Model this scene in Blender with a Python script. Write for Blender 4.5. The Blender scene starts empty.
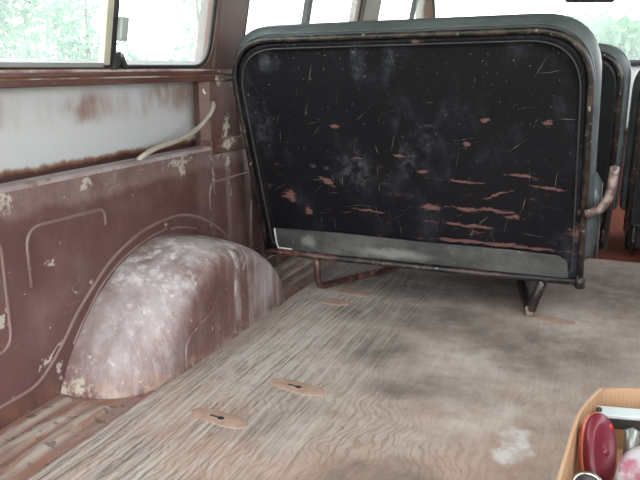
import bpy, bmesh, math, random
from mathutils import Vector, Matrix
S = bpy.context.scene
COL = S.collection
rnd = random.Random(7)

# ------------------------------------------------------------------ camera, world, exposure
cam_d = bpy.data.cameras.new('camera')
cam = bpy.data.objects.new('camera', cam_d)
COL.objects.link(cam)
cam.location = (0, 0, 0.78)
cam.rotation_euler = (math.radians(90 - 14.075), 0, math.radians(22.317))
cam_d.sensor_fit = 'HORIZONTAL'
cam_d.sensor_width = 36
cam_d.lens = 36 * 690 / 640
cam_d.clip_start = 0.02
S.camera = cam

w = bpy.data.worlds.new('overcast_sky')
S.world = w
w.use_nodes = True
bg = w.node_tree.nodes['Background']
bg.inputs['Color'].default_value = (0.93, 0.97, 1.0, 1)
bg.inputs['Strength'].default_value = 1.0

S.view_settings.view_transform = 'Standard'
S.view_settings.look = 'None'
S.view_settings.gamma = 1
S.view_settings.use_curve_mapping = False
S.view_settings.exposure = 2.8


# ------------------------------------------------------------------ node helpers
class NT:
    def __init__(self, name):
        self.m = bpy.data.materials.new(name)
        self.m.use_nodes = True
        self.t = self.m.node_tree
        self.t.nodes.clear()
        self.out = self.t.nodes.new('ShaderNodeOutputMaterial')
        self.co = self.t.nodes.new('ShaderNodeTexCoord').outputs['Object']

    def link(self, a, b):
        self.t.links.new(a, b)

    def sock(self, s, v):
        if isinstance(v, bpy.types.NodeSocket):
            self.link(v, s)
        elif isinstance(v, (tuple, list)) and len(v) == 3 and s.type == 'RGBA':
            s.default_value = (*v, 1)
        else:
            s.default_value = v

    def math(self, op, a, b=0.0, c=None, clamp=False):
        n = self.t.nodes.new('ShaderNodeMath')
        n.operation = op
        n.use_clamp = clamp
        self.sock(n.inputs[0], a)
        self.sock(n.inputs[1], b)
        if c is not None:
            self.sock(n.inputs[2], c)
        return n.outputs[0]

    def mapping(self, scale=(1, 1, 1), loc=(0, 0, 0), rot=(0, 0, 0), co=None):
        n = self.t.nodes.new('ShaderNodeMapping')
        self.link(co or self.co, n.inputs['Vector'])
        n.inputs['Scale'].default_value = scale
        n.inputs['Location'].default_value = loc
        n.inputs['Rotation'].default_value = rot
        return n.outputs[0]

    def noise(self, scale=5, detail=4, rough=0.55, stretch=None, dist=0.0, co=None, loc=(0, 0, 0)):
        n = self.t.nodes.new('ShaderNodeTexNoise')
        n.inputs['Scale'].default_value = scale
        n.inputs['Detail'].default_value = detail
        n.inputs['Roughness'].default_value = rough
        n.inputs['Distortion'].default_value = dist
        self.link(self.mapping(stretch or (1, 1, 1), loc, co=co), n.inputs['Vector'])
        return n.outputs['Fac']

    def sep(self, co=None):
        n = self.t.nodes.new('ShaderNodeSeparateXYZ')
        self.link(co or self.co, n.inputs[0])
        return n.outputs

    def ramp(self, v, a, b, lo=0.0, hi=1.0):
        n = self.t.nodes.new('ShaderNodeMapRange')
        n.interpolation_type = 'SMOOTHSTEP'
        self.sock(n.inputs['Value'], v)
        n.inputs['From Min'].default_value = a
        n.inputs['From Max'].default_value = b
        n.inputs['To Min'].default_value = lo
        n.inputs['To Max'].default_value = hi
        return n.outputs[0]

    def warp(self, scale, amount, co=None):
        """coordinates shaken by a noise, so that marks get ragged edges"""
        n = self.t.nodes.new('ShaderNodeTexNoise')
        n.inputs['Scale'].default_value = scale
        n.inputs['Detail'].default_value = 3
        self.link(co or self.co, n.inputs['Vector'])
        a = self.t.nodes.new('ShaderNodeVectorMath')
        a.operation = 'SUBTRACT'
        self.link(n.outputs['Color'], a.inputs[0])
        a.inputs[1].default_value = (0.5, 0.5, 0.5)
        b = self.t.nodes.new('ShaderNodeVectorMath')
        b.operation = 'MULTIPLY_ADD'
        self.link(a.outputs[0], b.inputs[0])
        b.inputs[1].default_value = (amount, amount, amount)
        self.link(co or self.co, b.inputs[2])
        return b.outputs[0]

    def blob(self, co, loc, size, rot=(0, 0, 0)):
        """1 at loc falling to 0 at the ellipsoid of half sizes size"""
        n = self.t.nodes.new('ShaderNodeMapping')
        n.vector_type = 'TEXTURE'
        self.link(co, n.inputs['Vector'])
        n.inputs['Location'].default_value = loc
        n.inputs['Rotation'].default_value = rot
        n.inputs['Scale'].default_value = size
        g = self.t.nodes.new('ShaderNodeTexGradient')
        g.gradient_type = 'SPHERICAL'
        self.link(n.outputs[0], g.inputs[0])
        return g.outputs['Fac']

    def blobs(self, co, lst):
        r = None
        for b in lst:
            v = self.blob(co, *b)
            r = v if r is None else self.math('MAXIMUM', r, v)
        return r

    def mix(self, f, a, b):
        n = self.t.nodes.new('ShaderNodeMix')
        n.data_type = 'RGBA'
        self.sock(n.inputs[0], f)
        self.sock(n.inputs[6], a)
        self.sock(n.inputs[7], b)
        return n.outputs[2]

    def bsdf(self, color, rough=0.5, metal=0.0, bump=None, bstr=0.3, bdist=0.002, spec=0.5, **kw):
        n = self.t.nodes.new('ShaderNodeBsdfPrincipled')
        self.sock(n.inputs['Base Color'], color)
        self.sock(n.inputs['Roughness'], rough)
        self.sock(n.inputs['Metallic'], metal)
        n.inputs['Specular IOR Level'].default_value = spec
        for k, v in kw.items():
            self.sock(n.inputs[k.replace('_', ' ')], v)
        if bump is not None:
            b = self.t.nodes.new('ShaderNodeBump')
            b.inputs['Strength'].default_value = bstr
            b.inputs['Distance'].default_value = bdist
            self.link(bump, b.inputs['Height'])
            self.link(b.outputs[0], n.inputs['Normal'])
        self.link(n.outputs[0], self.out.inputs[0])
        return n


def lin(r, g, b):
    f = lambda c: (c / 255 / 12.92) if c / 255 < 0.04045 else ((c / 255 + 0.055) / 1.055) ** 2.4
    return (f(r), f(g), f(b))


M = {}


def simple(name, col, rough=0.5, metal=0.0, var=0.25, scale=30, spec=0.5, **kw):
    n = NT(name)
    v = n.noise(scale, 4)
    c = n.mix(v, tuple(x * (1 - var) for x in col), tuple(min(1, x * (1 + var)) for x in col))
    n.bsdf(c, rough, metal, bump=v, bstr=0.15, spec=spec, **kw)
    M[name] = n.m
    return n.m


BROWN = (0.115, 0.047, 0.043)
DUST = (0.42, 0.36, 0.36)


# side wall paint: dark red-brown, dusty, with cream chips and runs
def mk_wall_paint():
    n = NT('brown_wall_paint')
    big = n.noise(3.0, 4)
    c = n.mix(n.ramp(big, .3, .7), (0.105, 0.047, 0.044), (0.150, 0.075, 0.070))
    dust = n.noise(9, 6, .7, stretch=(1, 1, .7))
    y, z = n.sep()[1], n.sep()[2]
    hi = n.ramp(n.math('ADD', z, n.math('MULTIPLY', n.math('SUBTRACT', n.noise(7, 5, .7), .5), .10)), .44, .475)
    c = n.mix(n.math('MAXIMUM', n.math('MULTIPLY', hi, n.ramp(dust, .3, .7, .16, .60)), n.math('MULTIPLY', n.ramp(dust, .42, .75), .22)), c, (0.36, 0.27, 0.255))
    fwd = n.ramp(y, 1.85, 2.05)
    runs = n.ramp(n.noise(14, 3, .5, stretch=(1, 1, .06)), .45, .7)
    c = n.mix(n.math('MULTIPLY', n.math('MULTIPLY', fwd, runs), .55), c, (0.40, 0.33, 0.30))
    # cream flaking patches
    wco = n.warp(38, .055)
    fl = n.blobs(wco, [((-1.2, 1.05, .478), (.2, .17, .045), (.12, 0, 0)), ((-1.2, 1.10, .505), (.2, .06, .022)), ((-1.2, 1.37, .495), (.2, .04, .025)),
                       ((-1.2, 1.78, .50), (.2, .13, .03)), ((-1.2, 1.80, .475), (.2, .035, .05)),
                       ((-1.2, 2.02, .50), (.2, .1, .03)), ((-1.2, 1.985, .42), (.2, .010, .11)),
                       ((-1.2, 2.09, .40), (.2, .007, .12)), ((-1.2, 2.08, .46), (.2, .035, .04)),
                       ((-1.2, 1.22, .325), (.2, .03, .018), (-.7, 0, 0)), ((-1.2, 1.20, .10), (.2, .10, .012), (.6, 0, 0)),
                       ((-1.2, 1.06, .235), (.2, .05, .02), (.5, 0, 0)), ((-1.2, 1.22, .05), (.2, .03, .03))])
    rag = n.noise(55, 6, .8)
    fl = n.math('ADD', fl, n.math('MULTIPLY', n.math('SUBTRACT', rag, .5), 3.0))
    c = n.mix(n.ramp(fl, .56, .72, 0, .85), c, (0.54, 0.49, 0.43))
    chips = n.noise(75, 2, .5)
    c = n.mix(n.ramp(chips, .735, .76), c, (0.58, 0.52, 0.48))
    # thin pale scratches
    sc = n.noise(7, 2, .5, stretch=(1, .7, 2.2), loc=(3, 1, 2))
    line = n.math('LESS_THAN', n.math('ABSOLUTE', n.math('SUBTRACT', sc, .5)), .0022)
    line = n.math('MULTIPLY', line, n.ramp(n.noise(9, 3, loc=(9, 2, 1)), .60, .66))
    c = n.mix(n.math('MULTIPLY', line, .5), c, (0.55, 0.48, 0.45))
    # rust along the foot
    rust = n.math('MULTIPLY', n.ramp(z, .06, .0), n.ramp(n.noise(20, 4), .42, .6))
    c = n.mix(n.math('MULTIPLY', rust, .6), c, (0.22, 0.10, 0.055))
    n.bsdf(c, n.ramp(dust, .3, .7, .34, .55), bump=n.noise(40, 4), bstr=.12)
    M['wall_paint'] = n.m


def mk_arch_paint():
    n = NT('scuffed_arch_paint')
    base = n.noise(7, 5, .6)
    c = n.mix(n.ramp(base, .3, .7), (0.125, 0.058, 0.053), (0.20, 0.112, 0.105))
    sx, y, z = n.sep()
    # chalky rubbed paint, with the highlight on rear and top of the dome painted in
    st = n.noise(9, 6, .7, stretch=(1.3, 1.3, .5))
    wc = n.warp(8, .09)
    rub_highlight = n.blobs(wc, [((-1.10, 1.62, .26), (.2, .20, .11)), ((-1.10, 1.36, .10), (.25, .20, .26)), ((-1.08, 1.45, .24), (.2, .16, .12)),
                       ((-1.1, 1.84, .23), (.25, .22, .10)), ((-.98, 1.70, .16), (.06, .035, .20)), ((-.98, 1.88, .10), (.08, .16, .16))])
    m = n.math('ADD', n.math('MULTIPLY', n.ramp(rub_highlight, .0, .7), .55), n.math('MULTIPLY', n.ramp(st, .36, .68), .42))
    dk = n.blobs(wc, [((-.97, 1.57, .05), (.10, .13, .17)), ((-.97, 1.62, .16), (.08, .08, .07))])
    m = n.math('SUBTRACT', m, n.math('MULTIPLY', n.ramp(dk, .0, .45), .55), clamp=True)
    c = n.mix(n.math('MULTIPLY', n.ramp(m, .10, .95), .80), c, (0.45, 0.40, 0.405))
    wt = n.blobs(n.warp(10, .10), [((-1.10, 1.60, .25), (.12, .16, .07)), ((-1.06, 1.74, .24), (.14, .07, .07)), ((-1.0, 1.70, .20), (.06, .02, .20)), ((-1.14, 1.46, .25), (.1, .09, .05)),
                                   ((-1.04, 1.50, .20), (.08, .08, .08))])
    scr = n.ramp(n.noise(17, 6, .75, stretch=(1.0, 1.0, .45), loc=(4, 4, 1)), .47, .62)
    c = n.mix(n.math('MULTIPLY', n.math('MULTIPLY', scr, n.ramp(wt, .0, .45)), .8), c, (0.70, 0.67, 0.68))
    drip = n.ramp(n.noise(34, 3, .5, stretch=(1, 1, .05)), .56, .66)
    c = n.mix(n.math('MULTIPLY', drip, n.math('MULTIPLY', n.ramp(y, 1.5, 1.7), n.ramp(base, .4, .65, .04, .36))), c, (0.60, 0.55, 0.53))
    stk = n.ramp(n.noise(26, 5, .7, stretch=(1, 1.3, .16), loc=(0, 2, 5)), .50, .66)
    c = n.mix(n.math('MULTIPLY', stk, n.ramp(m, .1, .8, .10, .45)), c, (0.62, 0.57, 0.57))
    chips = n.ramp(n.noise(60, 3, .6), .66, .70)
    c = n.mix(n.math('MULTIPLY', chips, .6), c, (0.62, 0.58, 0.56))
    # crusty rust at the foot of the rear side
    cr = n.noise(45, 4, .65)
    zz = n.math('ADD', z, n.math('MULTIPLY', n.math('SUBTRACT', n.noise(12, 3), .5), .10))
    foot = n.math('MULTIPLY', n.ramp(zz, .05, .0), n.ramp(y, 1.58, 1.42))
    c = n.mix(n.math('MULTIPLY', foot, n.ramp(cr, .40, .62, 0, .7)), c, (0.38, 0.215, 0.13))
    cre = n.math('MULTIPLY', n.ramp(zz, .07, .0), n.ramp(n.math('ADD', sx, n.math('MULTIPLY', y, 1.2)), .40, .30))
    c = n.mix(n.math('MULTIPLY', cre, n.ramp(cr, .46, .60, 0, .75)), c, (0.60, 0.60, 0.52))
    foot2 = n.math('MULTIPLY', n.ramp(zz, .02, -.01), n.ramp(cr, .42, .55))
    c = n.mix(n.math('MULTIPLY', foot2, .6), c, (0.42, 0.36, 0.30))
    n.bsdf(c, n.ramp(m, .2, .9, .42, .58), bump=st, bstr=.06, bdist=.006, spec=.45)
    M['arch_paint'] = n.m


def mk_skin():
    n = NT('white_outer_skin')
    y, z = n.sep()[1], n.sep()[2]
    v = n.noise(2.2, 3)
    c = n.mix(v, (0.54, 0.54, 0.555), (0.64, 0.645, 0.66))
    st = n.ramp(n.noise(9, 4, .6, stretch=(1, 1, .35)), .44, .68)
    r1 = n.math('MULTIPLY', st, n.math('MULTIPLY', n.ramp(z, .615, .665), n.ramp(z, .75, .69)))
    c = n.mix(n.math('MULTIPLY', r1, .45), c, (0.30, 0.17, 0.13))
    wco = n.warp(14, .05)
    sp = n.blobs(wco, [((-1.28, 1.50, .675), (.3, .15, .055)), ((-1.28, 1.90, .70), (.3, .22, .075)), ((-1.28, 1.17, .665), (.3, .05, .05)),
                       ((-1.28, 2.06, .62), (.3, .10, .28))])
    c = n.mix(n.math('MULTIPLY', n.ramp(sp, .05, .75), n.ramp(n.noise(16, 4, .6, stretch=(1, 1, .5)), .3, .66, .08, .75)), c, (0.25, 0.125, 0.09))
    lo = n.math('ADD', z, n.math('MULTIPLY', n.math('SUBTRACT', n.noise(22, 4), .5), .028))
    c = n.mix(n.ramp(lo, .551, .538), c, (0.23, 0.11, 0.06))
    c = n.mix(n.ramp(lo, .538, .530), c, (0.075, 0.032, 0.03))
    n.bsdf(c, .55, bump=v, bstr=.05)
    M['skin'] = n.m


def mk_ledge():
    n = NT('dusty_ledge_paint')
    v = n.noise(16, 5, .6, stretch=(1, .4, 1))
    c = n.mix(n.ramp(v, .3, .7), (0.30, 0.23, 0.24), (0.46, 0.39, 0.40))
    r = n.ramp(n.noise(24, 4), .6, .68)
    c = n.mix(n.math('MULTIPLY', r, .6), c, (0.19, 0.09, 0.06))
    n.bsdf(c, .6, bump=v)
    M['ledge'] = n.m


def mk_rail():
    n = NT('chipped_rail_paint')
    v = n.noise(10, 5, .6, stretch=(1, .5, 1))
    c = n.mix(n.ramp(v, .3, .7), (0.105, 0.042, 0.038), (0.17, 0.085, 0.075))
    ch = n.ramp(n.noise(38, 4, .6, stretch=(1, .6, 1)), .67, .70)
    c = n.mix(ch, c, (0.60, 0.55, 0.50))
    wco = n.warp(30, .03)
    fl = n.blobs(wco, [((-1.2, 2.09, .585), (.05, .045, .075)), ((-1.2, 2.08, .53), (.05, .10, .035)), ((-1.2, 2.05, .735), (.05, .06, .02))])
    fl = n.math('ADD', fl, n.math('MULTIPLY', n.math('SUBTRACT', n.noise(55, 6, .8), .5), 3.0))
    c = n.mix(n.ramp(fl, .55, .68, 0, .9), c, (0.58, 0.53, 0.45))
    n.bsdf(c, .42, bump=v, bstr=.1)
    M['rail'] = n.m
    n = NT('rusty_rail_groove')
    v = n.noise(13, 4, .6, stretch=(1, .35, 1))
    c = n.mix(n.ramp(v, .42, .55), (0.52, 0.48, 0.44), (0.24, 0.11, 0.06))
    n.bsdf(c, .6)
    M['groove'] = n.m
    n = NT('worn_sill_highlight')  # pale chipped paint that also draws the sill's highlight line into the colour
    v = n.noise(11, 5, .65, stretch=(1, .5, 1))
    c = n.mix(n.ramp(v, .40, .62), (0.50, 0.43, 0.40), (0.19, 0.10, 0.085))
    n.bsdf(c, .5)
    M['worn_highlight_edge'] = n.m


def mk_wood():
    n = NT('weathered_plywood')
    x, y, z = n.sep()
    co = n.warp(2.0, .045)
    fine = n.noise(12, 5, .7, stretch=(11, .32, 1), co=co)
    wv = n.t.nodes.new('ShaderNodeTexWave')
    wv.wave_type = 'BANDS'
    wv.bands_direction = 'X'
    wv.inputs['Scale'].default_value = 13
    wv.inputs['Distortion'].default_value = 12
    wv.inputs['Detail'].default_value = 3
    wv.inputs['Detail Scale'].default_value = .8
    n.link(n.mapping((1.4, .6, 1), co=n.warp(6, .13)), wv.inputs['Vector'])
    wave = wv.outputs['Fac']
    big = n.noise(2.6, 6, .65, dist=.5)
    mot = n.noise(16, 5, .7)
    left = n.ramp(x, -.35, -.80)
    c = n.mix(n.ramp(mot, .3, .7), (0.315, 0.240, 0.208), (0.430, 0.345, 0.308))
    c = n.mix(n.math('MULTIPLY', n.ramp(fine, .35, .7), n.ramp(x, -.35, -.75, .22, .55)), c, (0.54, 0.475, 0.435))
    near = n.math('MULTIPLY', n.ramp(y, 1.75, 1.35), n.ramp(n.noise(2.4, 3, loc=(3, 3, 0)), .36, .56))
    wamt = n.math('MULTIPLY', n.ramp(wave, .55, .95), n.math('MULTIPLY_ADD', near, .50, .06))
    c = n.mix(wamt, c, (0.20, 0.145, 0.115))
    # reddish bleed near the rear
    rd = n.math('MULTIPLY', n.ramp(y, 1.75, 1.0), n.ramp(n.noise(3.2, 4, .6, loc=(1, 5, 0)), .40, .62))
    c = n.mix(n.math('MULTIPLY', rd, .62), c, (0.40, 0.235, 0.18))
    # grime
    c = n.mix(n.ramp(big, .50, .72, 0, .5), c, (0.17, 0.138, 0.118))
    wc = n.warp(6, .26)
    st = n.blobs(wc, [((-.55, 1.76, 0), (.20, .20, 1)), ((-.50, 2.05, 0), (.5, .16, 1)), ((-.40, 1.55, 0), (.22, .12, 1)), ((-.36, 1.10, 0), (.22, .16, 1)),
                      ((-.12, 1.95, 0), (.30, .25, 1)), ((-.3, 2.5, 0), (.5, .35, 1)), ((.1, 2.6, 0), (.4, .4, 1)), ((-.62, 2.35, 0), (.35, .3, 1))])
    st = n.math('MULTIPLY', n.ramp(st, .05, .75), n.ramp(n.noise(9, 6, .7), .3, .65, .3, 1))
    c = n.mix(n.math('MULTIPLY', st, .78), c, (0.120, 0.098, 0.085))
    # pale rubbed patches
    pr = n.blobs(n.warp(5, .25), [((-.30, 1.75, 0), (.16, .18, 1)), ((-.22, 1.45, 0), (.16, .16, 1)), ((-.80, 1.55, 0), (.16, .4, 1)), ((-.05, 2.2, 0), (.2, .2, 1))])
    c = n.mix(n.math('MULTIPLY', n.ramp(pr, .1, .8), n.ramp(mot, .35, .6, .2, .55)), c, (0.52, 0.465, 0.43))
    # dark splits in the weathered left side
    sp = n.math('MULTIPLY', n.ramp(n.noise(12, 5, .7, stretch=(9, .30, 1), loc=(2, 0, 0), co=co), .555, .60), n.ramp(x, -.30, -.80, .12, 1))
    c = n.mix(n.math('MULTIPLY', sp, .72), c, (0.10, 0.088, 0.075))
    # bleached grain
    pl = n.math('MULTIPLY', n.ramp(n.noise(12, 3, .55, stretch=(10, .30, 1), loc=(7, 0, 0), co=co), .52, .60), left)
    c = n.mix(n.math('MULTIPLY', pl, .40), c, (0.58, 0.585, 0.56))
    # specks of dirt
    c = n.mix(n.math('MULTIPLY', n.ramp(n.noise(70, 3, .6), .64, .70), .45), c, (0.13, 0.105, 0.09))
    # white powder spill
    pw = n.blobs(n.warp(16, .10), [((-.118, 1.375, 0), (.045, .085, 1)), ((-.128, 1.335, 0), (.035, .05, 1))])
    c = n.mix(n.math('MULTIPLY', n.ramp(pw, .0, .6), n.ramp(n.noise(26, 5, .75), .36, .60, .15, .85)), c, (0.62, 0.61, 0.61))
    h = n.math('ADD', n.math('MULTIPLY', fine, .7), n.math('MULTIPLY', wamt, -.5))
    h = n.math('SUBTRACT', h, n.math('MULTIPLY', sp, .8))
    n.bsdf(c, .72, bump=h, bstr=.4, bdist=.003, spec=.3)
    M['wood'] = n.m


def mk_floor_metal():
    n = NT('worn_floor_pan')
    x, y, z = n.sep()
    v = n.noise(12, 5, .6, stretch=(2.5, .5, 1))
    c = n.mix(n.ramp(v, .32, .68), (0.24, 0.165, 0.14), (0.46, 0.39, 0.35))
    c = n.mix(n.ramp(z, -.0065, -.0118, 0, .7), c, (0.27, 0.155, 0.13))
    r = n.ramp(n.noise(9, 5, .7, stretch=(4, .8, 1), loc=(4, 0, 0)), .48, .60)
    c = n.mix(n.math('MULTIPLY', r, .75), c, (0.30, 0.13, 0.095))
    d = n.ramp(n.noise(40, 3), .60, .68)
    c = n.mix(n.math('MULTIPLY', d, .7), c, (0.08, 0.06, 0.05))
    n.bsdf(c, .6, bump=v, bstr=.3)
    M['floor_metal'] = n.m


def px_marks():
    """scratches and bare patches on the seat's metal back: (x, z, half length, half height, slope)"""
    return [(-.735, .492, .035, .006, 0), (-.60, .508, .030, .008, 0), (-.845, .405, .040, .022, -.6), (-.992, .345, .034, .03, -.5),
            (-.81, .60, .022, .016, 0), (-.405, .435, .075, .007, .02), (-.385, .348, .155, .012, -.02), (-.33, .395, .06, .009, .35),
            (-.24, .463, .06, .014, -.12), (-.165, .43, .075, .009, -.08), (-.70, .315, .07, .008, 0), (-.565, .845, .03, .02, 0),
            (-.36, .63, .02, .012, .3), (-.185, .625, .022, .014, .3), (-.415, .55, .016, .016, 0), (-.42, .292, .13, .010, -.02),
            (-.53, .345, .05, .02, 0), (-.3, .235, .30, .012, -.01), (-.08, .30, .03, .05, 0), (-.07, .36, .02, .03, 0), (-.26, .33, .04, .014, 0),
            (-.93, .30, .018, .03, 0), (-.56, .46, .03, .01, 0)]


def mk_seat_black():
    n = NT('scratched_black_metal')
    v = n.noise(4, 5, .6)
    c = n.mix(v, (0.0040, 0.0036, 0.0058), (0.0085, 0.0072, 0.0095))
    # dusty bloom
    d = n.math('MULTIPLY', n.ramp(n.noise(7, 5, .7, stretch=(1, 1, .6), loc=(5, 0, 3)), .50, .75), .55)
    c = n.mix(n.math('MULTIPLY', d, .35), c, (0.11, 0.12, 0.15))
    spk = n.ramp(n.noise(95, 3, .6), .66, .72)
    z = n.sep()[2]
    c = n.mix(n.math('MULTIPLY', spk, n.ramp(z, .4, .8, .10, .30)), c, (0.35, 0.36, 0.38))
    # thin straight scratches
    r = random.Random(21)
    ln = []
    for k in range(60):
        x_, z_ = r.uniform(-1.03, -.1), .25 + .57 * r.random() ** 1.5
        a_ = r.choice([r.uniform(-.25, .25), r.uniform(.5, 1.1), r.uniform(1.2, 1.9), r.uniform(1.2, 1.9)])
        ln.append(((x_, 2.1, z_), (r.uniform(.012, .05), .6, r.uniform(.0008, .0016)), (0, -a_, 0)))
    lm = n.ramp(n.blobs(n.warp(14, .012), ln), .05, .6)
    c = n.mix(n.math('MULTIPLY', lm, n.ramp(n.noise(30, 3), .35, .65, .04, .5)), c, (0.28, 0.26, 0.26))
    # patches of bare pink primer
    wb = n.warp(26, .016)
    rag = n.math('MULTIPLY', n.math('SUBTRACT', n.noise(40, 6, .8, stretch=(.4, 1, 1.6)), .5), 3.0)
    pk = n.blobs(wb, [((x + (.03 if x > -.6 else 0), 2.1, zz), (a * 1.3, .6, b * .95), (0, -sl, 0)) for x, zz, a, b, sl in px_marks()])
    pk = n.math('MULTIPLY', n.ramp(n.math('ADD', pk, rag), .42, .70), n.ramp(pk, .02, .2))
    c = n.mix(n.math('MULTIPLY', pk, .66), c, (0.21, 0.105, 0.09))
    pk2 = n.math('MULTIPLY', n.ramp(n.noise(20, 6, .75, stretch=(.5, 1, 1.9), loc=(8, 3, 3)), .60, .70), n.ramp(z, .62, .3))
    c = n.mix(n.math('MULTIPLY', pk2, .55), c, (0.17, 0.085, 0.075))
    wh = n.blobs(wb, [((-.52, 2.1, .604), (.055, .6, .010)), ((-.89, 2.1, .46), (.025, .6, .009)), ((-.845, 2.1, .455), (.02, .6, .009)),
                      ((-.72, 2.1, .80), (.03, .6, .09)), ((-.62, 2.1, .80), (.03, .6, .06)), ((-.51, 2.1, .55), (.03, .6, .04)),
                      ((-1.03, 2.1, .80), (.07, .6, .05)), ((-1.06, 2.1, .56), (.05, .6, .10)), ((-.75, 2.1, .45), (.1, .6, .12)), ((-.57, 2.1, .5), (.05, .6, .1))])
    wh = n.math('MULTIPLY', n.ramp(wh, .0, .8), n.ramp(n.noise(26, 6, .75), .42, .66))
    c = n.mix(n.math('MULTIPLY', wh, .17), c, (0.28, 0.29, 0.32))
    n.bsdf(c, n.ramp(v, .3, .7, .42, .58), bump=n.noise(30, 3), bstr=.05, spec=.13)
    M['seat_black'] = n.m


def mk_tube():
    for nm, a, b, r in (('worn_tube', (0.010, 0.008, 0.008), (0.060, 0.040, 0.032), .5), ('rusty_tube', (0.05, 0.022, 0.02), (0.25, 0.105, 0.075), .5),
                        ('armrest_tube', (0.10, 0.06, 0.052), (0.30, 0.21, 0.18), .5), ('dark_tube', (0.010, 0.009, 0.011), (0.06, 0.035, 0.03), .5)):
        n = NT(nm)
        v = n.noise(26, 5, .7)
        c = n.mix(n.ramp(v, .44, .62), a, b)
        c = n.mix(n.math('MULTIPLY', n.ramp(n.noise(60, 3, loc=(1, 2, 3)), .64, .70), .6), c, (0.42, 0.38, 0.34))
        n.bsdf(c, .42, bump=v, bstr=.3)
        M[nm] = n.m


def mk_vinyl():
    for nm, a, b in (('grey_vinyl', (0.055, 0.064, 0.068), (0.105, 0.120, 0.124)), ('flap_vinyl', (0.040, 0.039, 0.039), (0.115, 0.112, 0.108)),
                     ('black_vinyl', (0.010, 0.010, 0.012), (0.018, 0.018, 0.021))):
        n = NT(nm)
        v = n.noise(8, 5, .65, stretch=(.5, 1, 1))
        c = n.mix(n.ramp(v, .3, .7), a, b)
        sp = n.ramp(n.noise(42, 3), .67, .73)
        c = n.mix(n.math('MULTIPLY', sp, .3), c, (0.4, 0.41, 0.40))
        if nm == 'flap_vinyl':
            c = n.mix(n.ramp(n.noise(30, 6, .75), .45, .7, 0, .6), c, (0.035, 0.032, 0.032))
            fb = n.blobs(n.warp(30, .03), [((-.93, 2.15, .185), (.045, .3, .035)), ((-.62, 2.15, .17), (.2, .3, .03))])
            c = n.mix(n.ramp(fb, .1, .8, 0, .55), c, (0.33, 0.32, 0.30))
        n.bsdf(c, .42, bump=n.noise(120, 3), bstr=.12, bdist=.001, spec=.45)
        M[nm] = n.m


def mk_glass():
    n = NT('dusty_window_glass')
    tr = n.t.nodes.new('ShaderNodeBsdfTransparent')
    tr.inputs[0].default_value = (.93, .96, .95, 1)
    gl = n.t.nodes.new('ShaderNodeBsdfGlossy')
    gl.inputs['Roughness'].default_value = .03
    tl = n.t.nodes.new('ShaderNodeBsdfTranslucent')
    tl.inputs[0].default_value = (.85, .9, .9, 1)
    m1 = n.t.nodes.new('ShaderNodeMixShader')
    m1.inputs[0].default_value = .045
    n.link(tr.outputs[0], m1.inputs[1])
    n.link(gl.outputs[0], m1.inputs[2])
    m2 = n.t.nodes.new('ShaderNodeMixShader')
    n.link(n.ramp(n.noise(3, 4), .3, .8, .06, .12), m2.inputs[0])
    n.link(m1.outputs[0], m2.inputs[1])
    n.link(tl.outputs[0], m2.inputs[2])
    n.link(m2.outputs[0], n.out.inputs[0])
    M['glass'] = n.m


def mk_leaf():
    for nm, a, b in (('leaf_green', (0.085, 0.175, 0.10), (0.17, 0.28, 0.165)), ('leaf_pale', (0.12, 0.22, 0.15), (0.21, 0.32, 0.22))):
        n = NT(nm)
        oi = n.t.nodes.new('ShaderNodeTexNoise')
        oi.inputs['Scale'].default_value = 2.5
        n.link(n.co, oi.inputs['Vector'])
        c = n.mix(n.ramp(oi.outputs['Fac'], .3, .7), a, b)
        d = n.t.nodes.new('ShaderNodeBsdfDiffuse')
        t = n.t.nodes.new('ShaderNodeBsdfTranslucent')
        n.link(c, d.inputs[0])
        n.link(c, t.inputs[0])
        mx = n.t.nodes.new('ShaderNodeMixShader')
        mx.inputs[0].default_value = .45
        n.link(d.outputs[0], mx.inputs[1])
        n.link(t.outputs[0], mx.inputs[2])
        n.link(mx.outputs[0], n.out.inputs[0])
        M[nm] = n.m


def mk_card():
    n = NT('corrugated_cardboard')
    v = n.noise(8, 4)
    wv = n.t.nodes.new('ShaderNodeTexWave')
    wv.inputs['Scale'].default_value = 45
    wv.inputs['Distortion'].default_value = .4
    n.link(n.mapping((1, .5, 0)), wv.inputs['Vector'])
    c = n.mix(v, (0.42, 0.25, 0.145), (0.58, 0.38, 0.24))
    c = n.mix(n.math('MULTIPLY', wv.outputs['Fac'], .16), c, (0.33, 0.19, 0.10))
    n.bsdf(c, .8, bump=wv.outputs['Fac'], bstr=.15, bdist=.001, spec=.2)
    M['card'] = n.m


for fn in (mk_wall_paint, mk_arch_paint, mk_skin, mk_ledge, mk_rail, mk_wood, mk_floor_metal, mk_seat_black, mk_tube, mk_vinyl, mk_glass, mk_leaf, mk_card):
    fn()
simple('bead_paint', (0.22, 0.142, 0.132), .42, var=.35, scale=14)
M['rib_tan'] = M['floor_metal']
simple('pillar_brown', (0.125, 0.067, 0.062), .42, var=.3, scale=9)
simple('highlight_line', (0.055, 0.050, 0.048), .4, var=.6, scale=30)  # lighter than the panel: paints in the highlight of its pressed edge
simple('rubber', (0.022, 0.022, 0.023), .6)
simple('cream_frame', (0.50, 0.46, 0.37), .5, var=.12)
simple('alloy_frame', (0.36, 0.37, 0.36), .4, .3, var=.15)
simple('dull_metal', (0.18, 0.18, 0.18), .4, .6, var=.3)
simple('dark_metal', (0.05, 0.048, 0.047), .45, .3, var=.4)
simple('clear_plastic', (0.42, 0.46, 0.46), .3, var=.1)
simple('roof_lining', (0.55, 0.53, 0.50), .8, var=.1)
simple('dash_paint', (0.60, 0.61, 0.62), .35, var=.06)
simple('dash_black', (0.012, 0.012, 0.013), .6)
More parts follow.
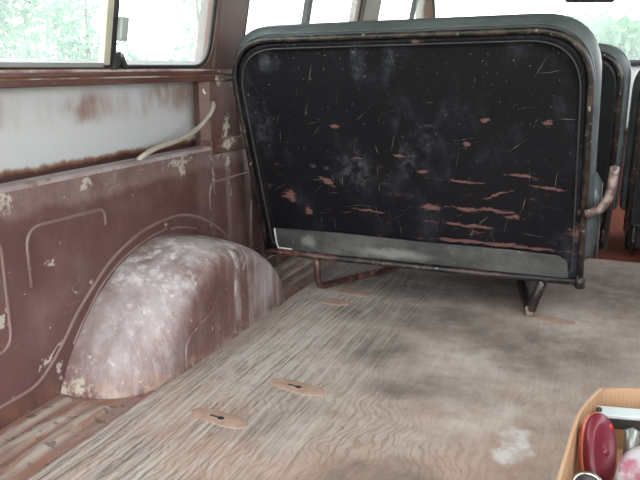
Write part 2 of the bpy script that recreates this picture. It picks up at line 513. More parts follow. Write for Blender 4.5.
simple('carpet_red', (0.12, 0.034, 0.022), .95, var=.5, scale=90, spec=.1)
simple('bare_rust', (0.37, 0.245, 0.195), .65, var=.45, scale=40)
simple('keyhole_dark', (0.012, 0.009, 0.008), .8)
simple('cable_cover', (0.43, 0.38, 0.335), .55, var=.25, scale=22)
simple('piping_white', (0.58, 0.58, 0.56), .5, var=.15)
simple('bark', (0.12, 0.09, 0.07), .9, var=.4)
simple('grass', (0.17, 0.26, 0.10), .9, var=.4, scale=3, spec=.1)
simple('outer_body', (0.45, 0.46, 0.48), .4)
simple('pale_bar', (0.62, 0.68, 0.70), .35, .2, var=.06)
simple('grey_pipe', (0.33, 0.34, 0.33), .35, .5, var=.25)
simple('red_lens', (0.14, 0.008, 0.022), .42, var=.25, scale=14, Coat_Weight=.15)
simple('red_spot', (0.48, 0.025, 0.022), .2, var=.1)
simple('orange_rim', (0.46, 0.135, 0.085), .4, var=.15)
simple('socket_dark', (0.035, 0.025, 0.022), .4, .4, var=.4)
simple('chrome', (0.55, 0.55, 0.54), .18, .9, var=.15)


def mk_dusty_lens():
    n = NT('dusty_pink_lens')
    v = n.noise(22, 5, .6)
    c = n.mix(n.ramp(v, .36, .52), (0.30, 0.10, 0.135), (0.40, 0.36, 0.385))
    n.bsdf(c, .35, bump=v)
    M['dusty_lens'] = n.m


mk_dusty_lens()


# ------------------------------------------------------------------ mesh helpers
def link_mesh(name, verts, faces, mat, parent=None, smooth=False, bevel=0, angle=35, loc=None):
    """verts in world coordinates; the object keeps its origin at the world origin unless loc is given"""
    me = bpy.data.meshes.new(name)
    if loc is not None:
        L = Vector(loc)
        verts = [Vector(v) - L for v in verts]
    me.from_pydata([tuple(v) for v in verts], [], faces)
    me.materials.append(M[mat] if isinstance(mat, str) else mat)
    bm = bmesh.new()
    bm.from_mesh(me)
    bmesh.ops.recalc_face_normals(bm, faces=bm.faces)
    bm.to_mesh(me)
    bm.free()
    for p in me.polygons:
        p.use_smooth = smooth or bevel > 0
    o = bpy.data.objects.new(name, me)
    COL.objects.link(o)
    if loc is not None:
        o.location = loc
    if bevel:
        b = o.modifiers.new('bevel', 'BEVEL')
        b.width = bevel
        b.segments = 3
        b.limit_method = 'ANGLE'
        b.angle_limit = math.radians(angle)
        b.harden_normals = False
        for p in me.polygons:
            p.use_smooth = True
        w_ = o.modifiers.new('weighted', 'WEIGHTED_NORMAL')
    if parent is not None:
        o.parent = parent
        o.matrix_parent_inverse = parent_world(parent).inverted()
    return o


def parent_world(o):
    m = Matrix.Translation(o.location) @ o.rotation_euler.to_matrix().to_4x4()
    if o.parent is not None:
        m = parent_world(o.parent) @ o.matrix_parent_inverse @ m
    return m


def thing(name, label, cat, loc, group=None):
    o = bpy.data.objects.new(name, None)
    COL.objects.link(o)
    o.empty_display_size = .05
    o.location = loc
    o['label'] = label
    o['category'] = cat
    if group:
        o['group'] = group
    return o


def tag(o, label, cat, group=None):
    o['label'] = label
    o['category'] = cat
    if group:
        o['group'] = group
    return o


def structure(o, label=None):
    o['kind'] = 'structure'
    if label:
        o['label'] = label
    return o


def box_vf(x0, x1, y0, y1, z0, z1):
    v = [(x0, y0, z0), (x1, y0, z0), (x1, y1, z0), (x0, y1, z0), (x0, y0, z1), (x1, y0, z1), (x1, y1, z1), (x0, y1, z1)]
    f = [(0, 3, 2, 1), (4, 5, 6, 7), (0, 1, 5, 4), (1, 2, 6, 5), (2, 3, 7, 6), (3, 0, 4, 7)]
    return v, f


def box(name, b, mat, parent=None, bevel=0.003, **kw):
    v, f = box_vf(*b)
    return link_mesh(name, v, f, mat, parent, bevel=bevel, **kw)


def hexa(name, pts8, mat, parent=None, bevel=.003):
    f = [(0, 3, 2, 1), (4, 5, 6, 7), (0, 1, 5, 4), (1, 2, 6, 5), (2, 3, 7, 6), (3, 0, 4, 7)]
    return link_mesh(name, pts8, f, mat, parent, bevel=bevel)


def catmull(pts, n=8, closed=False):
    P = [Vector(p) for p in pts]
    N = len(P)
    out = []
    rng = range(N if closed else N - 1)
    for i in rng:
        g = lambda k: P[k % N] if closed else P[max(0, min(N - 1, k))]
        p0, p1, p2, p3 = g(i - 1), g(i), g(i + 1), g(i + 2)
        for k in range(n):
            t = k / n
            out.append(0.5 * ((2 * p1) + (p2 - p0) * t + (2 * p0 - 5 * p1 + 4 * p2 - p3) * t * t + (3 * p1 - p0 - 3 * p2 + p3) * t ** 3))
    if not closed:
        out.append(P[-1])
    return out


def fillet(pts, r, n=6, closed=False):
    """polyline with rounded corners; r a number or a list with one radius for each point"""
    P = [Vector(p) for p in pts]
    N = len(P)
    out = []
    for i in range(N):
        rr = r[i] if isinstance(r, (list, tuple)) else r
        if (not closed and i in (0, N - 1)) or rr <= 0:
            out.append(P[i])
            continue
        a, b, c = P[i - 1], P[i], P[(i + 1) % N]
        d1, d2 = (a - b), (c - b)
        rr = min(rr, d1.length * .48, d2.length * .48)
        s, e = b + d1.normalized() * rr, b + d2.normalized() * rr
        for k in range(n + 1):
            t = k / n
            out.append((1 - t) ** 2 * s + 2 * t * (1 - t) * b + t * t * e)
    return out


def tube(name, pts, r, mat, parent=None, seg=10, closed=False, squash=None, cap=True, **kw):
    P = [Vector(p) for p in pts]
    N = len(P)
    verts, faces = [], []
    up = None
    for i in range(N):
        if closed:
            t = (P[(i + 1) % N] - P[i - 1]).normalized()
        else:
            t = (P[min(i + 1, N - 1)] - P[max(i - 1, 0)]).normalized()
        if up is None:
            up = Vector((0, 0, 1)) if abs(t.z) < .9 else Vector((1, 0, 0))
        s = t.cross(up).normalized()
        u = s.cross(t).normalized()
        up = u
        rr = r[i] if isinstance(r, (list, tuple)) else r
        for k in range(seg):
            a = 2 * math.pi * k / seg
            verts.append(P[i] + s * math.cos(a) * rr + u * math.sin(a) * rr * (squash or 1))
    for i in range(N if closed else N - 1):
        for k in range(seg):
            a, b = i * seg + k, i * seg + (k + 1) % seg
            c, d = ((i + 1) % N) * seg + (k + 1) % seg, ((i + 1) % N) * seg + k
            faces.append((a, b, c, d))
    if not closed and cap:
        for i, sg in ((0, -1), (N - 1, 1)):
            t = (P[1] - P[0]).normalized() if i == 0 else (P[-1] - P[-2]).normalized()
            rr = r[i] if isinstance(r, (list, tuple)) else r
            verts.append(P[i] + t * sg * rr * .45)
            c = len(verts) - 1
            for k in range(seg):
                faces.append((i * seg + k, i * seg + (k + 1) % seg, c))
    return link_mesh(name, verts, faces, mat, parent, smooth=True, **kw)


def loft(name, rings, mat, parent=None, closed=True, cap0=False, cap1=False, smooth=True, bevel=0, **kw):
    n = len(rings[0])
    verts = [Vector(p) for r in rings for p in r]
    faces = []
    for i in range(len(rings) - 1):
        for k in range(n if closed else n - 1):
            a, b = i * n + k, i * n + (k + 1) % n
            faces.append((a, b, b + n, a + n))
    if cap0:
        faces.append(tuple(range(n)))
    if cap1:
        faces.append(tuple((len(rings) - 1) * n + k for k in range(n)))
    return link_mesh(name, verts, faces, mat, parent, smooth=smooth, bevel=bevel, **kw)


def extrude_y(name, prof, y0, y1, mat, parent=None, ny=1, bevel=0.002, closed=True):
    rings = [[(x, y0 + (y1 - y0) * i / ny, z) for x, z in prof] for i in range(ny + 1)]
    return loft(name, rings, mat, parent, closed=closed, cap0=closed, cap1=closed, smooth=False, bevel=bevel)


def knob(name, c, r, h, axis, mat, parent, seg=10):
    """small domed screw or bolt head"""
    a = Vector(axis).normalized()
    s = a.orthogonal().normalized()
    t = a.cross(s)
    rings = []
    for rr, hh in ((1, -.3), (1, .35), (.75, .8), (.3, 1.0)):
        rings.append([Vector(c) + a * h * hh + (s * math.cos(2 * math.pi * k / seg) + t * math.sin(2 * math.pi * k / seg)) * r * rr for k in range(seg)])
    return loft(name, rings, mat, parent, cap0=True, cap1=True)


XL, XR = -1.20, 0.72          # inner faces of the side walls
YR, YF = -0.35, 4.72          # rear opening, front of the cab


def wx(z):                    # the upper side wall leans inwards
    return XL + max(0, z - .77) * .185


# ------------------------------------------------------------------ setting
# floor pan
fl = structure(box('floor', (XL - .1, XR + .1, YR, YF, -.05, -.012), 'floor_metal', bevel=0), 'worn brown metal floor pan of the van')
for i, (x0, x1) in enumerate([(-1.185, -1.158), (-1.128, -1.10), (-1.068, -1.04)]):
    for a, b in ((YR + .02, 1.20), (2.10, 2.95)):
        prof = [(x0 - .012, -.0125), (x0, -.006), (x1, -.006), (x1 + .012, -.0125)]
        extrude_y('floor_rib', prof, a, b, 'rib_tan', fl, bevel=.002)

ground = structure(box('ground', (-40, 40, -30, 60, -.75, -.62), 'grass', bevel=0), 'pale grassy ground outside the van')

# left side wall: lower panel is the root
prof = [(XL, -.012), (XL, .519), (XL - .004, .5225), (XL - .012, .5225), (XL - .012, -.012)]
wall = structure(extrude_y('wall_left', prof, YR, 4.4, 'wall_paint', None, bevel=0), 'dark brown dusty painted inner side wall of the van')
# top flange of the panel
prof = [(XL + .0015, .5135), (XL + .0015, .5190), (XL - .004, .5255), (XL - .052, .5255), (XL - .052, .519), (XL - .013, .5195)]
extrude_y('ledge', prof, YR, 4.4, 'ledge', wall, bevel=.0015)
# outer skin seen in the recess
link_mesh('outer_skin', [(-1.285, YR, .0), (-1.285, YR, .80), (-1.285, 4.6, .80), (-1.285, 4.6, .0), (-1.295, YR, .0), (-1.295, YR, .80), (-1.295, 4.6, .80), (-1.295, 4.6, .0)],
          [(0, 1, 2, 3), (4, 7, 6, 5), (0, 4, 5, 1), (1, 5, 6, 2), (2, 6, 7, 3), (3, 7, 4, 0)], 'skin', wall)
# sill rail under the windows
prof = [(XL - .004, .7355), (XL - .001, .7375), (XL - .001, .750), (XL - .004, .752), (XL - .085, .752), (XL - .085, .7355)]
extrude_y('sill_lower_lip', prof, YR, 4.4, 'rail', wall, bevel=.0015)
prof = [(XL - .006, .7515), (XL - .003, .7515), (XL - .003, .7558), (XL - .085, .7558), (XL - .085, .7515)]
extrude_y('sill_groove', prof, YR, 4.4, 'groove', wall, bevel=0)
prof = [(XL + .004, .7555), (XL + .006, .758), (XL + .005, .7695), (XL + .001, .773), (XL - .085, .773), (XL - .085, .7555)]
extrude_y('sill_rail', prof, YR, 4.4, 'rail', wall, bevel=.002)

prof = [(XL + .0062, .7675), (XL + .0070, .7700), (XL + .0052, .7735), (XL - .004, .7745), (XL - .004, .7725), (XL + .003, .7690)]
extrude_y('sill_edge', prof, YR, 4.4, 'worn_highlight_edge', wall, bevel=0)  # thin strip carrying the painted edge highlight and chipped paint


def pillar(y0, y1, lower=True, mat='pillar_brown', zt=1.27, dy=0):
    """channel-section post, vertical to the sill and leaning inwards above it"""
    xb = -1.238
    if lower:
        rings = []
        for z in (.5265, .60, .68, .735):
            rings.append([(xb, y0 - .012, z), (XL - .002, y0, z), (XL - .002, y0 + .012, z), (XL - .006, y0 + .02, z), (XL - .006, y1 - .02, z), (XL - .002, y1 - .012, z), (XL - .002, y1, z), (xb, y1 + .012, z)])
        loft('pillar', rings, 'rail', wall, cap0=True, cap1=True, smooth=False, bevel=.002)
        box('pillar_web', (-1.284, -1.2385, y0 + .03, y1 - .03, .50, .735), 'pillar_brown', wall, .002)
    rings = []
    y0 += .015
    for z in (.7735, .9, 1.05, zt):
        x = wx(z)
        rings.append([(x - .07, y0 - .004 + dy * (z - .77), z), (x - .003, y0 + dy * (z - .77), z), (x + .003, y0 + .008 + dy * (z - .77), z), (x + .003, y1 - .008 + dy * (z - .77), z), (x - .003, y1 + dy * (z - .77), z), (x - .07, y1 + .004 + dy * (z - .77), z)])
    return loft('window_post', rings, mat, wall, cap0=True, cap1=True, smooth=False, bevel=.003)


pillar(.12, .34)
pillar(1.985, 2.185)
pillar(3.345, 3.60)
# header over the windows
prof = [(wx(1.23) + .004, 1.20), (wx(1.36) + .03, 1.40), (wx(1.36) - .08, 1.40), (wx(1.23) - .07, 1.20)]
extrude_y('window_header', prof, YR, 4.45, 'pillar_brown', wall, bevel=.004)

# pressed beads in the lower panel
arch_bead = catmull([(XL, .4, .036), (XL, .8, .038), (XL, 1.05, .039), (XL, 1.14, .045), (XL, 1.20, .080), (XL, 1.245, .120), (XL, 1.309, .183), (XL, 1.437, .272),
                     (XL, 1.573, .321), (XL, 1.70, .335), (XL, 1.79, .330), (XL, 1.891, .301), (XL, 2.00, .245), (XL, 2.09, .17), (XL, 2.16, .085), (XL, 2.24, .045), (XL, 2.4, .038), (XL, 2.9, .036)], 6)
tube('pressed_bead', arch_bead, .0050, 'bead_paint', wall, seg=8)
flange = catmull([(XL, 1.275, .098), (XL, 1.325, .152), (XL, 1.40, .219), (XL, 1.49, .266), (XL, 1.60, .296), (XL, 1.70, .305)], 6)
tube('arch_flange', flange, .0038, 'bead_paint', wall, seg=8)


def emboss(y0, y1, z0, z1, r=.045):
    pts = fillet([(XL, y0, z0), (XL, y0, z1), (XL, y1, z1), (XL, y1, z0)], r, 6, closed=True)
    tube('pressed_panel_bead', pts, .0042, 'bead_paint', wall, seg=8, closed=True)


emboss(.62, 1.085, .16, .425)
# panel whose lower right runs into the arch
tube('pressed_panel_bead', fillet([(XL, 1.158, .285), (XL, 1.158, .424), (XL, 1.43, .420), (XL, 1.43, .375)], [0, .05, .05, 0], 7), .0042, 'bead_paint', wall, seg=8)
tube('pressed_panel_bead', fillet([(XL, 1.955, .315), (XL, 1.958, .405), (XL, 2.42, .405), (XL, 2.42, .10), (XL, 2.25, .10)], [0, .05, .05, .05, 0], 7), .0042, 'bead_paint', wall, seg=8)
for y, z in ((1.358, .238), (1.70, .318), (1.95, .262), (1.222, .028)):
    knob('bolt', (XL, y, z), .008, .006, (1, 0, 0), 'bead_paint', wall)
for y in (1.105, ):
    knob('bolt', (XL - .022, y, .526), .010, .006, (0, 0, 1), 'dark_metal', wall)
for y in (2.02, 2.15):
    knob('bolt', (XL + .004, y, .743), .008, .005, (1, 0, 0), 'cable_cover', wall)
# bracket plate at the foot of the post
box('pillar_foot', (XL - .05, XL + .006, 1.975, 2.205, .495, .545), 'rail', wall, bevel=.004)
# seam flange just ahead of the arch
tube('side_seam', [(XL + .004, 2.215, .02), (XL + .004, 2.235, .20), (XL + .004, 2.24, .30)], .006, 'bead_paint', wall, seg=8)


# wheel arch
def wheel_arch():
    D, yc = .232, 1.645
    n = 44
    rings = []

    def ring(d, g, k=1.0):
        out = []
        for i in range(n + 1):
            th = math.pi * i / n
            cs, sn = math.cos(th), math.sin(th)
            a = (.425 - .025 * g) if cs > 0 else (.430 - .205 * g)
            b = .304 - .050 * g
            y = yc + a * cs * k * abs(cs) ** -.0
            z = b * (sn ** ((1.12 + .1 * g) if cs > 0 else (1.62 - .45 * g))) * k
            out.append((XL + .0005 + d, y, z - .0115))
        return out
    for t in (0, .15, .3, .42, .52, .61, .69, .76, .82, .87, .91, .945, .97, .988, 1.0):
        q = max(0, (t - .15) / .85)
        rings.append(ring(D * t + .0, 1 - math.sqrt(max(0, 1 - q ** 2.3))))
    for k in (.85, .6, .35, .12):
        rings.append(ring(D + .006 * (1 - k), 1, k))
    o = loft('wheel_arch', rings, 'arch_paint', None, closed=False, cap1=True)
    return o


wa = tag(wheel_arch(), 'rounded brown metal wheel arch with chalky white scuffs on the van floor', 'wheel arch')
# crease pressed across the inner face
tube('crease', catmull([(-.9665, 1.425, .006), (-.9645, 1.43, .075), (-.9645, 1.49, .105), (-.964, 1.56, .125), (-.964, 1.60, .165)], 6), [.003] * 12 + [.0055] * 8 + [.002] * 5, 'arch_paint', wa, seg=8)
# rubbery sealant blobs where arch meets wall
tube('sealant', catmull([(XL + .003, 1.72, .302), (XL + .004, 1.79, .292), (XL + .004, 1.86, .272)], 5), [.003, .004, .003, .005, .003, .003, .0045, .003, .003, .004, .002], 'bead_paint', wa, seg=8)

# roof, right wall, front
roof = structure(hexa('ceiling', [(-1.10, YR, 1.40), (XR - .06, YR, 1.40), (XR - .06, 4.3, 1.40), (-1.10, 4.3, 1.40), (-1.10, YR, 1.44), (XR - .06, YR, 1.44), (XR - .06, 4.3, 1.44), (-1.10, 4.3, 1.44)], 'roof_lining', None, 0), 'pale roof lining of the van')
wr = structure(box('wall_right', (XR, XR + .02, YR, 4.4, -.012, .77), 'pillar_brown', None, 0), 'brown inner wall on the door side of the van')
for y0, y1 in ((YR, .15), (1.95, 2.2), (3.35, 3.6)):
    hexa('window_post', [(XR - .0, y0, .77), (XR + .03, y0, .77), (XR + .03, y1, .77), (XR, y1, .77), (XR - .07, y0, 1.22), (XR - .04, y0, 1.22), (XR - .04, y1, 1.22), (XR - .07, y1, 1.22)], 'pillar_brown', wr)
hexa('window_header', [(XR - .07, YR, 1.22), (XR - .04, YR, 1.22), (XR - .04, 4.4, 1.22), (XR - .07, 4.4, 1.22), (XR - .10, YR, 1.42), (XR - .06, YR, 1.42), (XR - .06, 4.4, 1.42), (XR - .10, 4.4, 1.42)], 'pillar_brown', wr)
wf = structure(box('wall_front', (XL - .05, XR + .02, YF, YF + .02, -.012, .79), 'pillar_brown', None, 0), 'front bulkhead below the windscreen')


# ------------------------------------------------------------------ windows of the left wall
def rrect(y0, y1, z0, z1, r, n=8):
    return fillet([(0, y0, z0), (0, y1, z0), (0, y1, z1), (0, y0, z1)], r, n, closed=True)


def lean(p, off=0):
    return Vector((wx(p[2]) + off, p[1], p[2]))


def window(idx, y0, y1, divs, r=.085, z0=.7735, z1=1.215, label='', sliding=False):
    root = thing('window_%d' % idx, '', 'window', (XL, (y0 + y1) / 2, z0))
    del root['category']
    root['kind'] = 'structure'
    root['label'] = label
    inner = rrect(y0 + .002, y1 - .002, z0 + .003, z1 - .01, r)
    outer = rrect(y0 - .006, y1 + .006, z0 + .0005, z1 + .006, .002)
    rings = [[lean(p, .0) for p in outer], [lean(p, .001) for p in inner], [lean(p, -.03) for p in inner], [lean(p, -.03) for p in outer]]
    rings.append(rings[0])
    loft('frame', rings, 'pillar_brown', root, smooth=False)
    seal = rrect(y0 + .007, y1 - .007, z0 + .0075, z1 - .014, r - .004)
    tube('rubber_seal', [lean(p, -.010) for p in seal], .006, 'rubber', root, seg=8, closed=True)
    ys = [y0 + .012] + list(divs) + [y1 - .012]
    for i in range(len(ys) - 1):
        a, b = ys[i], ys[i + 1]
        off = -.016 if (sliding and i == 0) else -.028
        pts = rrect(a, b, z0 + .007, z1 - .012, .02 if len(ys) > 2 else r)
        loft('pane', [[lean(p, off) for p in pts], [lean(p, off - .004) for p in pts]], 'glass', root, cap0=True, cap1=True, smooth=False)
    return root


def upright(name, root, ya, yb, off0, off1, mat, z0=.785, z1=1.205, bevel=.002):
    v = []
    for z in (z0, z1):
        x = wx(z)
        v += [(x + off0, ya, z), (x + off1, ya, z), (x + off1, yb, z), (x + off0, yb, z)]
    return hexa(name, v, mat, root, bevel)


w1 = window(1, .36, 1.992, [1.50], label='sliding side window with a pale frame above the brown wall', sliding=True)
upright('sash_frame', w1, 1.472, 1.497, -.022, -.004, 'cream_frame')
upright('rubber_strip', w1, 1.4975, 1.523, -.024, -.008, 'rubber')
# lower rail of the sliding sash
v = [(wx(.782) - .020, .38, .779), (wx(.782) - .004, .38, .779), (wx(.782) - .004, 1.472, .779), (wx(.782) - .020, 1.472, .779),
     (wx(.79) - .020, .38, .7905), (wx(.79) - .004, .38, .7905), (wx(.79) - .004, 1.472, .7905), (wx(.79) - .020, 1.472, .7905)]
hexa('sash_rail', v, 'alloy_frame', w1, .001)
# finger pull and latch
pull = upright('finger_pull', w1, 1.512, 1.542, -.004, .012, 'clear_plastic', .845, .905, .004)
# latch: an A-shaped bracket with a pivot
lt = loft('latch', [[(x_, y_, z_) for y_, z_ in [(1.497, .7735), (1.513, .815), (1.528, .820), (1.545, .803), (1.563, .7735), (1.548, .7735), (1.531, .797), (1.514, .7735)]] for x_ in (wx(.78) + .008, wx(.78) - .006)],
          'dark_metal', w1, cap0=True, cap1=True, smooth=False, bevel=.0015)
knob('pivot', (wx(.81) + .008, 1.526, .808), .0065, .006, (1, 0, 0), 'dull_metal', lt)

w2 = window(2, 2.192, 3.338, [2.72], label='middle side window behind the top left of the bench seat')
upright('divider', w2, 2.705, 2.74, -.03, -.004, 'dark_metal')
w3 = window(3, 3.608, 4.66, [4.30], label='cab door window with a narrow vent pane')
upright('divider', w3, 4.285, 4.32, -.03, -.004, 'dark_metal')

# windscreen with posts and header
wsn = thing('window_4', '', '', (-.24, YF, .8))
del wsn['category']
wsn['kind'] = 'structure'
wsn['label'] = 'wide windscreen above the dashboard'


def wsy(z):
    return YF - (z - .8) * .35


def ws_ring(x0, x1, z0, z1, r, off):
    return [Vector((p[1], wsy(p[2]) + off, p[2])) for p in fillet([(0, x0, z0), (0, x1, z0), (0, x1, z1), (0, x0, z1)], r, 6, closed=True)]


rg = [ws_ring(XL - .02, XR + .01, .79, 1.40, .002, 0), ws_ring(-1.10, .62, .81, 1.27, .06, -.002), ws_ring(-1.10, .62, .81, 1.27, .06, .04), ws_ring(XL - .02, XR + .01, .79, 1.40, .002, .04)]
rg.append(rg[0])
loft('frame', rg, 'pillar_brown', wsn, smooth=False)
tube('rubber_seal', ws_ring(-1.095, .615, .814, 1.265, .06, .0), .009, 'rubber', wsn, seg=8, closed=True)
loft('pane', [ws_ring(-1.105, .625, .806, 1.272, .06, .015), ws_ring(-1.105, .625, .806, 1.272, .06, .020)], 'glass', wsn, cap0=True, cap1=True, smooth=False)

# ------------------------------------------------------------------ plywood floor
ply = link_mesh('plywood_floor', [(-.995, YR, -.0115), (XR - .02, YR, -.0115), (XR - .02, 3.02, -.0115), (-.955, 3.02, -.0115), (-.995, YR, 0), (XR - .02, YR, 0), (XR - .02, 3.02, 0), (-.955, 3.02, 0)],
                [(0, 3, 2, 1), (4, 5, 6, 7), (0, 1, 5, 4), (1, 2, 6, 5), (2, 3, 7, 6), (3, 0, 4, 7)], 'wood', None, bevel=.002)
tag(ply, 'weathered grey-brown plywood sheet covering the van floor', 'plywood')


def anchor(cx, cy, L, W, ang, slot=True):
    ca, sa = math.cos(ang), math.sin(ang)

    def tr(u, v, z):
        return (cx + u * ca - v * sa, cy + u * sa + v * ca, z)
    out = []
    for k in range(28):
        a = 2 * math.pi * k / 28
        out.append((math.copysign(abs(math.cos(a)) ** .62, math.cos(a)) * L, math.sin(a) * W))
    o = loft('anchor_plate', [[tr(u, v, -.002) for u, v in out], [tr(u, v, .0012) for u, v in out], [tr(u * .95, v * .92, .0018) for u, v in out]], 'bare_rust', ply, cap0=True, cap1=True)
    if slot:
        pr = []
        for k in range(17):                                   # keyhole: round head and narrow tail
            a = math.radians(25 + 310 * k / 16)
            pr.append((.008 - math.cos(a) * .012 * -1, math.sin(a) * .010))
        pr = [(-.026, .0028)] + [(.004 + .009 * math.cos(math.radians(160 - 320 * k / 14)), .0065 * math.sin(math.radians(160 - 320 * k / 14))) for k in range(15)] + [(-.026, -.0028)]
        loft('keyhole', [[tr(u, v, .0012) for u, v in pr], [tr(u, v, .0026) for u, v in pr]], 'keyhole_dark', o, cap0=True, cap1=True)
    return o


anchor(-.757, 1.238, .078, .027, math.radians(-8))
anchor(-.658, 1.450, .078, .027, math.radians(-8))
anchor(-.80, 2.09, .05, .03, 0, False)
anchor(-.775, 2.21, .07, .028, math.radians(-8), False)
anchor(-.10, 2.19, .07, .026, math.radians(-8), False)

# red carpet in the cab
cp = box('cab_carpet', (XL + .012, XR - .02, 3.025, YF - .02, -.0115, .004), 'carpet_red', None, .003)
tag(cp, 'rust red carpet on the cab floor beside the front seats', 'carpet')


# ------------------------------------------------------------------ bench seat
def seat_outline(o=0.0):
    """corner points (x, z) of the backrest frame, grown by o"""
    return [(-1.100 - o, .136 - o), (-1.158 - o, .857 + o), (-.054 + o, .876 + o), (-.032 + o, .140 - o)]


def sy(z, off=0):
    return 2.178 - (z - .133) * .20 + off


def so(o, off, radii=(.02, .15, .15, .02), n=10, zlo=None, side=1.0):
    P = seat_outline(o)
    if o > 0:                                  # the cushion swells more at the top than at the sides
        P = [(x + (o * (1 - side) if x < -.5 else -o * (1 - side)), z) for x, z in P]
    if zlo is not None:
        P[0] = (P[0][0], zlo)
        P[3] = (P[3][0], zlo)
    f = fillet([(x, 0, z) for x, z in P], list(radii), n, closed=True)
    return [Vector((p.x, sy(p.z, off), p.z)) for p in f]


seat = thing('bench_seat', 'wide bench seat with scratched black metal back and grey vinyl cushion', 'seat', (-.56, 2.2, 0))
# pressed metal back: rim, step, recessed field
rings = [so(-.004, .016), so(-.004, .002), so(-.016, -.003), so(-.026, .004), so(-.034, .009), so(-.040, .0095)]
for s in (.08, .16, .25, .36):
    rings.append(so(-s, .0095, (.01, .08, .08, .01)))
bp = loft('back_panel', rings, 'seat_black', seat, cap1=True)
ib = so(-.0235, .0010, (.02, .145, .145, .02))
tube('pressed_line', ib, .0022, 'highlight_line', bp, seg=6, closed=True)  # edge highlight put into the colour of this line
# round tube frame: up one side, over the top, down the other
fp = fillet([(-1.098, 0, .131), (-1.158, 0, .861), (-.052, 0, .879), (-.030, 0, .130)], [0, .16, .16, 0], 14)
tube('frame_tube', [Vector((p.x, sy(p.z, -.004), p.z)) for p in fp], .0095, 'worn_tube', seat, seg=10)
br = tube('bottom_tube', [(-1.105, sy(.132, -.006), .132), (-.8, sy(.131, -.006), .131), (-.4, sy(.134, -.006), .134), (-.035, sy(.139, -.006), .139)], .0105, 'dark_tube', seat, seg=10)
tube('rusty_sleeve', [(-1.10, sy(.132, -.0065), .132), (-.83, sy(.131, -.0065), .131)], .0118, 'rusty_tube', br, seg=10)
tube('corner_cap', [(-.030, sy(.15, -.006), .153), (-.030, sy(.13, -.006), .124)], .016, 'worn_tube', seat, seg=10)
# backrest cushion in front of the panel, standing a little proud all round
rings = []
for g, off in ((-.01, .016), (.012, .018), (.026, .026), (.043, .040), (.051, .058), (.048, .080), (.026, .100), (.006, .118), (-.03, .130), (-.09, .136)):
    rings.append(so(g, off, (.04, .17, .17, .04), zlo=.20, side=.50))
cu = loft('backrest_cushion', rings, 'grey_vinyl', seat, cap0=True, cap1=True)
pp = [Vector((p.x, sy(p.z, .0215), p.z)) for p in fillet([(-1.117, 0, .30), (-1.158 - .008, 0, .857 + .022), (-.054 + .008, 0, .876 + .022), (-.030, 0, .30)], [0, .168, .168, 0], 14)]
tube('piping', pp, .0045, 'grey_vinyl', cu, seg=8)
# grey vinyl flap tucked along the foot of the panel
fpts = [(-1.056, .143), (-1.060, .222), (-.80, .226), (-.5, .222), (-.25, .224), (-.10, .220), (-.072, .205), (-.064, .147)]
fl_ = loft('vinyl_flap', [[(x, sy(z, .0070), z) for x, z in fpts], [(x, sy(z, -.0035), z) for x, z in fpts]], 'flap_vinyl', seat, cap0=True, cap1=True, smooth=False, bevel=.0015)
tube('piping', [(x, sy(z, -.005), z) for x, z in ((-1.060, .222), (-1.058, .17), (-1.053, .148), (-1.00, .1475))], .003, 'piping_white', fl_, seg=8)
# sitting cushion on its tube base
rings = []
for g, z in ((-.05, .185), (-.01, .19), (0, .20), (.006, .26), (.008, .33), (.004, .385), (-.012, .415), (-.04, .43), (-.10, .437)):
    rings.append([(p.x, p.y, z) for p in fillet([(-1.10 - g, 2.235 - g, 0), (.000 + g, 2.235 - g, 0), (.000 + g, 2.69 + g, 0), (-1.10 - g, 2.69 + g, 0)], .05, 5, closed=True)])
sc = loft('seat_cushion', rings, 'grey_vinyl', seat, cap0=True, cap1=True)
tube('piping', fillet([(.004, 2.235, .44), (.008, 2.245, .30), (.010, 2.27, .19), (.008, 2.40, .188)], .03, 6), .004, 'flap_vinyl', sc, seg=8)
# base rails and legs
tube('base_rail', fillet([(-.93, 2.185, .132), (-.90, 2.20, .165), (-.86, 2.66, .165)], .03), .011, 'dark_tube', seat)
tube('base_rail', fillet([(-.15, 2.185, .132), (-.17, 2.20, .165), (-.2, 2.66, .165)], .03), .011, 'dark_tube', seat)
tube('leg', fillet([(-.905, 2.176, .125), (-.905, 2.190, .0125), (-.71, 2.56, .0125), (-.70, 2.60, .165)], [0, .035, .03, 0], 7), .0125, 'rusty_tube', seat)
tube('leg', fillet([(-.140, 2.176, .125), (-.172, 2.205, .0155), (-.235, 2.50, .0155), (-.25, 2.58, .165)], [0, .015, .03, 0], 7), .0155, 'dark_tube', seat)
box('hook', (-.187, -.160, 2.190, 2.222, .0015, .034), 'armrest_tube', seat, .005)
# hand grip on the aisle side
tube('grip', fillet([(-.030, 2.108, .365), (.012, 2.112, .385), (.030, 2.118, .425), (.034, 2.118, .505)], [0, .03, .035, 0], 6), .0135, 'armrest_tube', seat, seg=12)
tube('grip_stay', fillet([(.030, 2.118, .415), (.034, 2.22, .40), (.036, 2.60, .14), (.02, 2.66, .165)], [0, .05, .05, 0], 7), .008, 'dark_tube', seat, seg=10)


